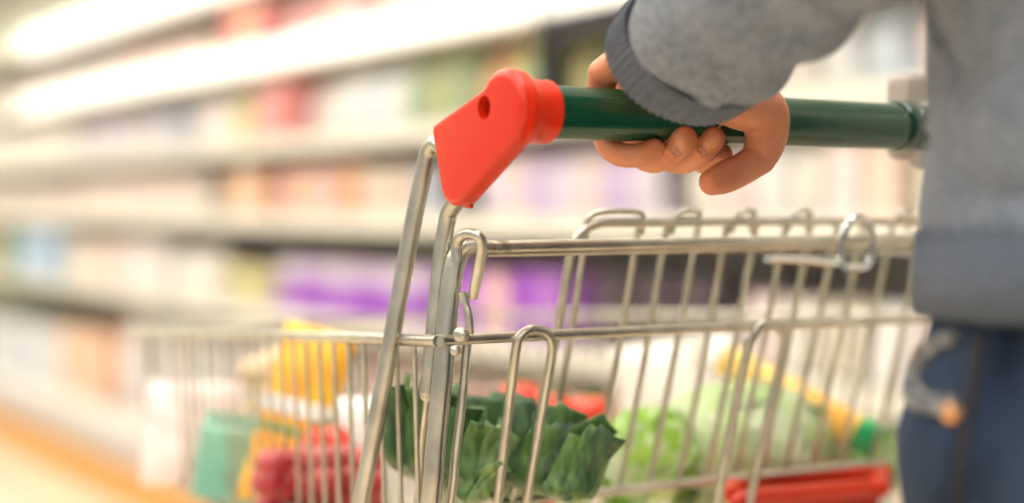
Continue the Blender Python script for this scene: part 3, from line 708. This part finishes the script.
# fingers: down the far side, back under the bar, tips toward us
chain(hb, [(kn['little'], .0102), (bar(598, 112, .030), .0090), (bar(607, 143, .020), .0083), (bar(619, 154, .006), .0083), (bar(636, 155.5, -.004), .0079), (bar(654, 149, -.010), .0072)], sub=3, n=5)
chain(hb, [(kn['ring'], .0115), (bar(626, 118, .042), .0100), (bar(636, 150, .032), .0094), (bar(653, 160, .014), .0092), (bar(671, 153, -.004), .0090), (bar(683, 140, -.018), .0097)], sub=3, n=5)
chain(hb, [(kn['middle'], .0118), (bar(655, 120, .046), .0102), (bar(664, 152, .036), .0096), (bar(680, 161, .018), .0094), (bar(699, 154, -.002), .0090), (bar(711, 139.5, -.016), .0096)], sub=3, n=5)
chain(hb, [(kn['index'], .0118), (bar(692, 122, .044), .0100), (bar(694, 150, .036), .0094), (bar(703, 161, .022), .0090), (bar(713, 160, .010), .0085), (bar(721, 155, .001), .0080)], sub=3, n=5)
# thumb: leaves the side of the palm, drops in front of the bar
chain(hb, [(bar(712, 88, -.034), .021), (bar(740, 102, -.036), .0190), (bar(762, 112, -.036), .0172), (bar(766, 128, -.035), .0155), (bar(764, 144, -.034), .0138), (bar(759, 158, -.032), .0118)], sub=3, n=4)
chain(hb, [(bar(759, 158, -.032), .0118), (bar(742, 169, -.030), .0112), (bar(725, 177, -.028), .0112), (bar(712, 182, -.027), .0092)], sub=3, n=4)
chain(hb, [(bar(706, 84, -.03), .016), (bar(735, 92, -.012), .015), (bar(752, 108, -.03), .014)], sub=3)
hand = fuse(hb, .0013, 5, .5)
# nails
def nail(c, tip, nrm, w):
    bm = bmesh.new(); c = Vector(c); d = Vector(tip).normalized(); nrm = Vector(nrm).normalized(); nrm = (nrm-d*nrm.dot(d)).normalized(); s = d.cross(nrm)
    V = {}
    for i in range(7):
        for j in range(9):
            a = i/6*2-1; b = j/8*2-1; k = max(.25, (1-a**4))**.5
            V[i, j] = bm.verts.new(c+d*(a*w*1.15)+s*(b*w*k)-nrm*(b*b*w*.42+a*a*w*.10))
    for i in range(6):
        for j in range(8): bm.faces.new((V[i, j], V[i+1, j], V[i+1, j+1], V[i, j+1]))
    bmesh.ops.solidify(bm, geom=bm.faces[:], thickness=.0008)
    return bm
# body: legs, torso, head, right arm with hand
bb = bmesh.new()
bc = Vector((.80, .535, 0))
for s in (-1, 1):
    hx = bc.x+s*.095
    chain(bb, [(Vector((bc.x+s*.08, .53, .86)), .075), (Vector((hx, .54, .68)), .078), (Vector((hx, .55, .47)), .055), (Vector((hx, .53, .28)), .052), (Vector((hx, .52, .09)), .036)])
    chain(bb, [(Vector((hx, .51, .06)), .035), (Vector((hx, .57, .045)), .036), (Vector((hx, .66, .035)), .03)])
for z, a, b_ in ((.90, .14, .09), (1.0, .14, .10), (1.1, .145, .10), (1.2, .155, .105), (1.3, .155, .10), (1.37, .13, .08)):
    ellip(bb, (bc.x, bc.y, z), (a, b_, .09), 3)
chain(bb, [(Vector((bc.x, bc.y-.01, 1.38)), .06), (Vector((bc.x, bc.y+.01, 1.47)), .052)])
HC = Vector((bc.x-.01, bc.y+.035, 1.575))
ellip(bb, HC+Vector((0, -.012, .02)), (.074, .09, .098), 3); ellip(bb, HC+Vector((0, .03, -.045)), (.056, .06, .06), 3)
ellip(bb, HC+Vector((0, .088, -.015)), (.011, .014, .022), 2); ellip(bb, HC+Vector((0, .094, -.028)), (.014, .012, .010), 2)
ellip(bb, HC+Vector((0, .078, -.082)), (.022, .014, .014), 2)
for s in (-1, 1):
    ellip(bb, HC+Vector((s*.078, -.008, 0)), (.010, .018, .030), 2); ellip(bb, HC+Vector((s*.03, .066, .018)), (.024, .014, .008), 2)
chain(bb, [(shoulder, .052), (shoulder.lerp(elbow, .5), .040), (elbow, .030), (elbow.lerp(wrist, .5), .027), (elbow.lerp(wrist, .75), .024)])
rs, re, rw = Vector((.955, .53, 1.365)), Vector((1.0, .50, 1.10)), Vector((.99, .56, .865))
chain(bb, [(rs, .052), (rs.lerp(re, .5), .045), (re, .037), (re.lerp(rw, .5), .032), (rw, .023)])
for k in range(4):
    a = rw+Vector((0, -.027+.018*k, -.08)); chain(bb, [(rw, .018), (a, .012), (a+Vector((-.008, .004, -.035)), .0085), (a+Vector((-.022, .004, -.062+.004*abs(k-2))), .0075)], sub=2)
chain(bb, [(rw+Vector((0, .015, -.02)), .016), (rw+Vector((-.012, .04, -.06)), .012), (rw+Vector((-.018, .045, -.095)), .0095)], sub=2)
body_me = fuse(bb, .006, 3)
me = join_meshes('body', [body_me, hand]); body = PS(link('body', me, M['skin']))
for (px, py, off, w, tdir) in ((678, 149, -.0185, .0045, (662, 158)), (705, 149, -.0155, .0043, (690, 158))):
    c = bar(px, py, off); d = bar(px+9, py-10, off-.001)-bar(px, py, off)
    nrm = -ray(px, py).normalized()*1.0+Vector((0, 0, -.75))+RT*.15
    # rest it on the finger surface
    bvh = BVHTree.FromPolygons([v.co for v in hand.vertices], [tuple(p.vertices) for p in hand.polygons])
    h = bvh.ray_cast(Vector((0, 0, CH)), ray(px, py).normalized())
    if h[0]: nrm = h[1] if h[1].dot(ray(px, py)) < 0 else -h[1]; c = h[0]+nrm*.0002
    PS(tobj('fingernail', nail(c, d, nrm, w), M['nail']), body)
for s in (-1, 1):
    bm = bmesh.new(); ellip(bm, HC+Vector((s*.03, .069, .004)), (.013, .011, .008), 2); PS(tobj('eye', bm, M['eye']), body)
    bm = bmesh.new(); ellip(bm, HC+Vector((s*.03, .0795, .004)), (.005, .002, .005), 2); PS(tobj('iris', bm, M['iris']), body)
bm = bmesh.new(); ellip(bm, HC+Vector((0, .088, -.057)), (.024, .008, .008), 2); PS(tobj('lips', bm, M['lips']), body)
bm = bmesh.new()
ellip(bm, HC+Vector((0, -.025, .035)), (.088, .098, .10), 3); ellip(bm, HC+Vector((0, -.07, -.04)), (.075, .05, .08), 3); chain(bm, [(HC+Vector((0, -.085, -.02)), .06), (HC+Vector((0, -.10, -.12)), .05), (HC+Vector((0, -.09, -.20)), .02)])
hm = fuse(bm, .006, 3)
displace(hm, lambda c: .003*noise.noise(Vector((c.x*60, c.y*60, c.z*8))))
PS(tag(link('hair', hm, M['hair']), 'brown hair tied low at the back'))
# sweater
sb = bmesh.new()
def stack(bm, K, h=.05, st=.011):
    z = K[0][0]
    while z < K[-1][0]:
        for p, q in zip(K, K[1:]):
            if p[0] <= z <= q[0]:
                t = (z-p[0])/(q[0]-p[0]); t = t*t*(3-2*t)
                ellip(bm, (bc.x, bc.y+p[3]*(1-t)+q[3]*t, z), (p[1]*(1-t)+q[1]*t, p[2]*(1-t)+q[2]*t, h), 3); break
        z += st
stack(sb, ((.945, .190, .127, 0), (1.0, .192, .127, 0), (1.08, .196, .127, 0), (1.2, .199, .128, 0), (1.28, .192, .115, 0), (1.34, .165, .095, -.005), (1.37, .13, .075, -.01)))
su = (elbow-wrist).normalized()
chain(sb, [(shoulder+Vector((.02, 0, 0)), .072), (shoulder.lerp(elbow, .5), .060), (elbow+Vector((0, 0, .0)), .052), (elbow.lerp(wrist, .2), .050)], sub=3)
chain(sb, [(rs-Vector((.02, 0, 0)), .072), (rs.lerp(re, .5), .06), (re, .056), (re.lerp(rw, .5), .05), (rw+(re-rw).normalized()*.03, .04)], sub=3)
maj = (atD(768, 104, .985)-atD(604, 72, .985)); maj = (maj-su*maj.dot(su)).normalized(); mi = su.cross(maj)
SO = Vector((0, 0, .004))-RT*.003
rr = []; Ls = (elbow-wrist).length
for i in range(30):
    t = i/29; d = .019+(Ls-.019)*t
    A, B = .0545-.0025*t, .0435+.007*t
    rr.append([sb.verts.new(wrist+SO+su*d+maj*math.cos(2*PI*k/40)*A+mi*math.sin(2*PI*k/40)*B) for k in range(40)])
for p, q in zip(rr, rr[1:]):
    for k in range(40): sb.faces.new((p[k], p[(k+1) % 40], q[(k+1) % 40], q[k]))
sb.faces.new(rr[0][::-1]); sb.faces.new(rr[-1])
ellip(sb, (bc.x-.125, bc.y+.01, 1.33), (.075, .085, .08), 3)
sw = fuse(sb, .0042, 6, .5)
def sweater_fold(co):
    # drapes: soft diagonal folds, tighter on the sleeve
    d = (co-wrist).dot(su); onsl = co.y > .60 and co.z > .99 and co.x < .72
    if onsl:
        r = co-(wrist+su*d); ang = math.atan2(r.dot(su.cross(Vector((0, 0, 1))).normalized()), r.z)
        return (.0022+.02*max(0, min(.1, d-.05)))*math.sin(d*95+ang*1.4+2.2*noise.noise(co*9)) + .005*noise.noise(Vector((co.x*22, co.y*14, co.z*22))) - .006*(1-abs(noise.noise(Vector((co.x*11+2, co.y*9, co.z*13)))))**6
    return .012*noise.noise(Vector((co.x*6, co.y*7, co.z*9+3))) + .004*noise.noise(co*18) - .014*(1-abs(noise.noise(Vector((co.x*5+1, co.y*5, co.z*11)))))**7 - .001
displace(sw, sweater_fold)
sweater = PS(tag(link('sweater', sw, M['knit']), 'heathered grey knit sweater'))
# cuff: ribbed loft that opens over the hand
maj = (atD(768, 104, .985)-atD(604, 72, .985)); maj = (maj-su*maj.dot(su)).normalized(); mi = su.cross(maj)
def cuff_mesh(c, ax, maj, mi, A, B, L, nrib=58):
    bm = bmesh.new(); seg = nrib*6; rings = []
    prof = [(0.0, 1.00, 0), (.10, 1.03, 0), (.4, 1.035, 0), (.75, 1.03, 0), (1.0, 1.0, 0)]
    def ring(t, k, inner):
        vs = []
        for i in range(seg):
            a = 2*PI*i/seg; rb = (1+.018*math.cos(a*nrib)) if not inner else 1
            vs.append(bm.verts.new(c+ax*(t*L)+(maj*math.cos(a)*A+mi*math.sin(a)*B)*k*rb))
        return vs
    for t, k, _ in prof: rings.append(ring(t, k*(1.0+.06*t), False))
    inn = [ring(t, k*.93*(1+.06*t), True) for t, k, _ in prof]
    seqs = rings[::-1]+inn
    for a, b in zip(seqs, seqs[1:]):
        for i in range(seg): bm.faces.new((a[i], a[(i+1) % seg], b[(i+1) % seg], b[i]))
    return bm
cc = wrist-su*.004+SO
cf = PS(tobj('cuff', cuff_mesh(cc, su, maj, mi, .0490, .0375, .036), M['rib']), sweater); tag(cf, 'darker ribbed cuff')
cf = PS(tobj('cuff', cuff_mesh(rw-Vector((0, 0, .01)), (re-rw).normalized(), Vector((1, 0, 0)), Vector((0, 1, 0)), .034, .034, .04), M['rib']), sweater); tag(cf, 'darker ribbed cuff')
def band(zlo, zhi, a, b_, name, m, parent, cy=0, ribs=150):
    bm = bmesh.new(); seg = ribs*4; rr = []
    for z, k in ((zlo, .97), (zlo, 1.0), ((zlo+zhi)/2, 1.012), (zhi, 1.0), (zhi, .97)):
        rr.append([bm.verts.new((bc.x+math.cos(2*PI*i/seg)*a*k*(1+.003*math.cos(i*PI/2)), bc.y+cy+math.sin(2*PI*i/seg)*b_*k*(1+.003*math.cos(i*PI/2)), z)) for i in range(seg)])
    for p, q in zip(rr+[rr[0]], (rr+[rr[0]])[1:]):
        for i in range(seg): bm.faces.new((p[i], p[(i+1) % seg], q[(i+1) % seg], q[i]))
    return PS(tobj(name, bm, m), parent)
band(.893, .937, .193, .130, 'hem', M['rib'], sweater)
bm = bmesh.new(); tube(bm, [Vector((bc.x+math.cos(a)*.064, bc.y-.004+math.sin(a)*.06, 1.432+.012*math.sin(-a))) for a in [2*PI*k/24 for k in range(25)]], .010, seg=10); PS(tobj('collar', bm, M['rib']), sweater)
# jeans
jb = bmesh.new()
stack(jb, ((.77, .205, .130, 0), (.83, .207, .132, 0), (.90, .188, .122, 0), (.94, .18, .118, 0)))
for s in (-1, 1):
    hx = bc.x+s*.095
    chain(jb, [(Vector((hx, .53, .78)), .106), (Vector((hx, .54, .66)), .093), (Vector((hx, .55, .47)), .073), (Vector((hx, .53, .28)), .068), (Vector((hx, .52, .09)), .058)], sub=3)
jm = fuse(jb, .006, 5)
displace(jm, lambda c: .006*noise.noise(Vector((c.x*9, c.y*9, c.z*16)))+.003*noise.noise(c*30))
jeans = PS(tag(link('jeans', jm, M['denim']), 'dark blue denim jeans'))
jbvh = BVHTree.FromPolygons([v.co for v in jm.vertices], [tuple(p.vertices) for p in jm.polygons])
def onj(px, py, lift=.001):
    h = jbvh.ray_cast(Vector((0, 0, CH)), ray(px, py).normalized())
    if h[0] is None: h = jbvh.find_nearest(atD(px, py, .86))
    return h[0]+h[1]*lift
PS(tubeobj('pocket_edge', [onj(p, q) for p, q in ((962, 334), (945, 338), (927, 348), (915, 362), (910, 380), (912, 398), (922, 407), (940, 410), (962, 411))], .0036, M['denimrim'], seg=8), jeans)
PS(tubeobj('pocket_edge', [onj(p, q) for p, q in ((955, 342), (938, 350), (926, 362), (920, 380), (925, 394), (940, 399), (958, 401))], .0022, M['denimrim'], seg=8), jeans)
PS(tubeobj('side_seam', [onj(p, q, 0) for p, q in ((983, 334), (978, 360), (972, 400), (968, 430), (963, 470), (960, 500))], .0028, M['seam'], seg=8), jeans)
h = onj(956, 415); bm = bmesh.new(); lathe(bm, [(0, .0035), (.0035, .003), (.0052, .0015), (.0058, 0), (.0058, -.004), (0, -.004)], 20, h, (-.8, -.6, 0)); PS(tag(tobj('rivet', bm, M['copper']), 'copper rivet'), jeans)
for s in (-1, 1):
    hx = bc.x+s*.095; bm = bmesh.new(); chain(bm, [(Vector((hx, .50, .052)), .046), (Vector((hx, .57, .048)), .046), (Vector((hx, .66, .038)), .038), (Vector((hx, .70, .034)), .032)])
    sm = fuse(bm, .005, 4)
    for v in sm.vertices: v.co.z = max(v.co.z, .012)
    shoe = PS(link('shoe', sm, M['shoe']))
    bm = bmesh.new(); rr = []
    for z in (.001, .02):
        rr.append([bm.verts.new((hx+math.cos(a)*.046, .585+math.sin(a)*.15, z)) for a in [2*PI*k/32 for k in range(32)]])
    for i in range(32): bm.faces.new((rr[0][i], rr[0][(i+1) % 32], rr[1][(i+1) % 32], rr[1][i]))
    bm.faces.new(rr[0]); bm.faces.new(rr[1]); PS(tobj('sole', bm, M['sole'], None, False), shoe)

# ------------------------------------------------------------ light, sky, camera
w = bpy.data.worlds.new('World'); bpy.context.scene.world = w; w.use_nodes = True
bg = w.node_tree.nodes['Background']; bg.inputs[0].default_value = (1.0, .97, .93, 1); bg.inputs[1].default_value = .5
def area(name, loc, rot, sx, sy, e, col):
    l = bpy.data.lights.new(name, 'AREA'); l.shape = 'RECTANGLE'; l.size = sx; l.size_y = sy; l.energy = e; l.color = col
    o = bpy.data.objects.new(name, l); C.objects.link(o); o.location = loc; o.rotation_euler = rot; return o
cam = bpy.data.cameras.new('camera'); co = bpy.data.objects.new('camera', cam); C.objects.link(co)
cam.sensor_width = 36; cam.lens = F/1024*36; cam.clip_start = .02
co.location = (0, 0, CH)
pitch = math.atan((251.5-HY)/F)
co.rotation_euler = (PI/2-pitch, 0, -YAW)
cam.dof.use_dof = True; cam.dof.focus_distance = 1.045; cam.dof.aperture_fstop = 1.65
sc = bpy.context.scene; sc.camera = co
sc.view_settings.view_transform = 'Standard'; sc.view_settings.look = 'None'; sc.view_settings.exposure = 0.14; sc.view_settings.gamma = 1
sc.view_settings.use_curve_mapping = False
sc.cycles.use_denoising = True; sc.cycles.max_bounces = 6; sc.cycles.sample_clamp_indirect = 6
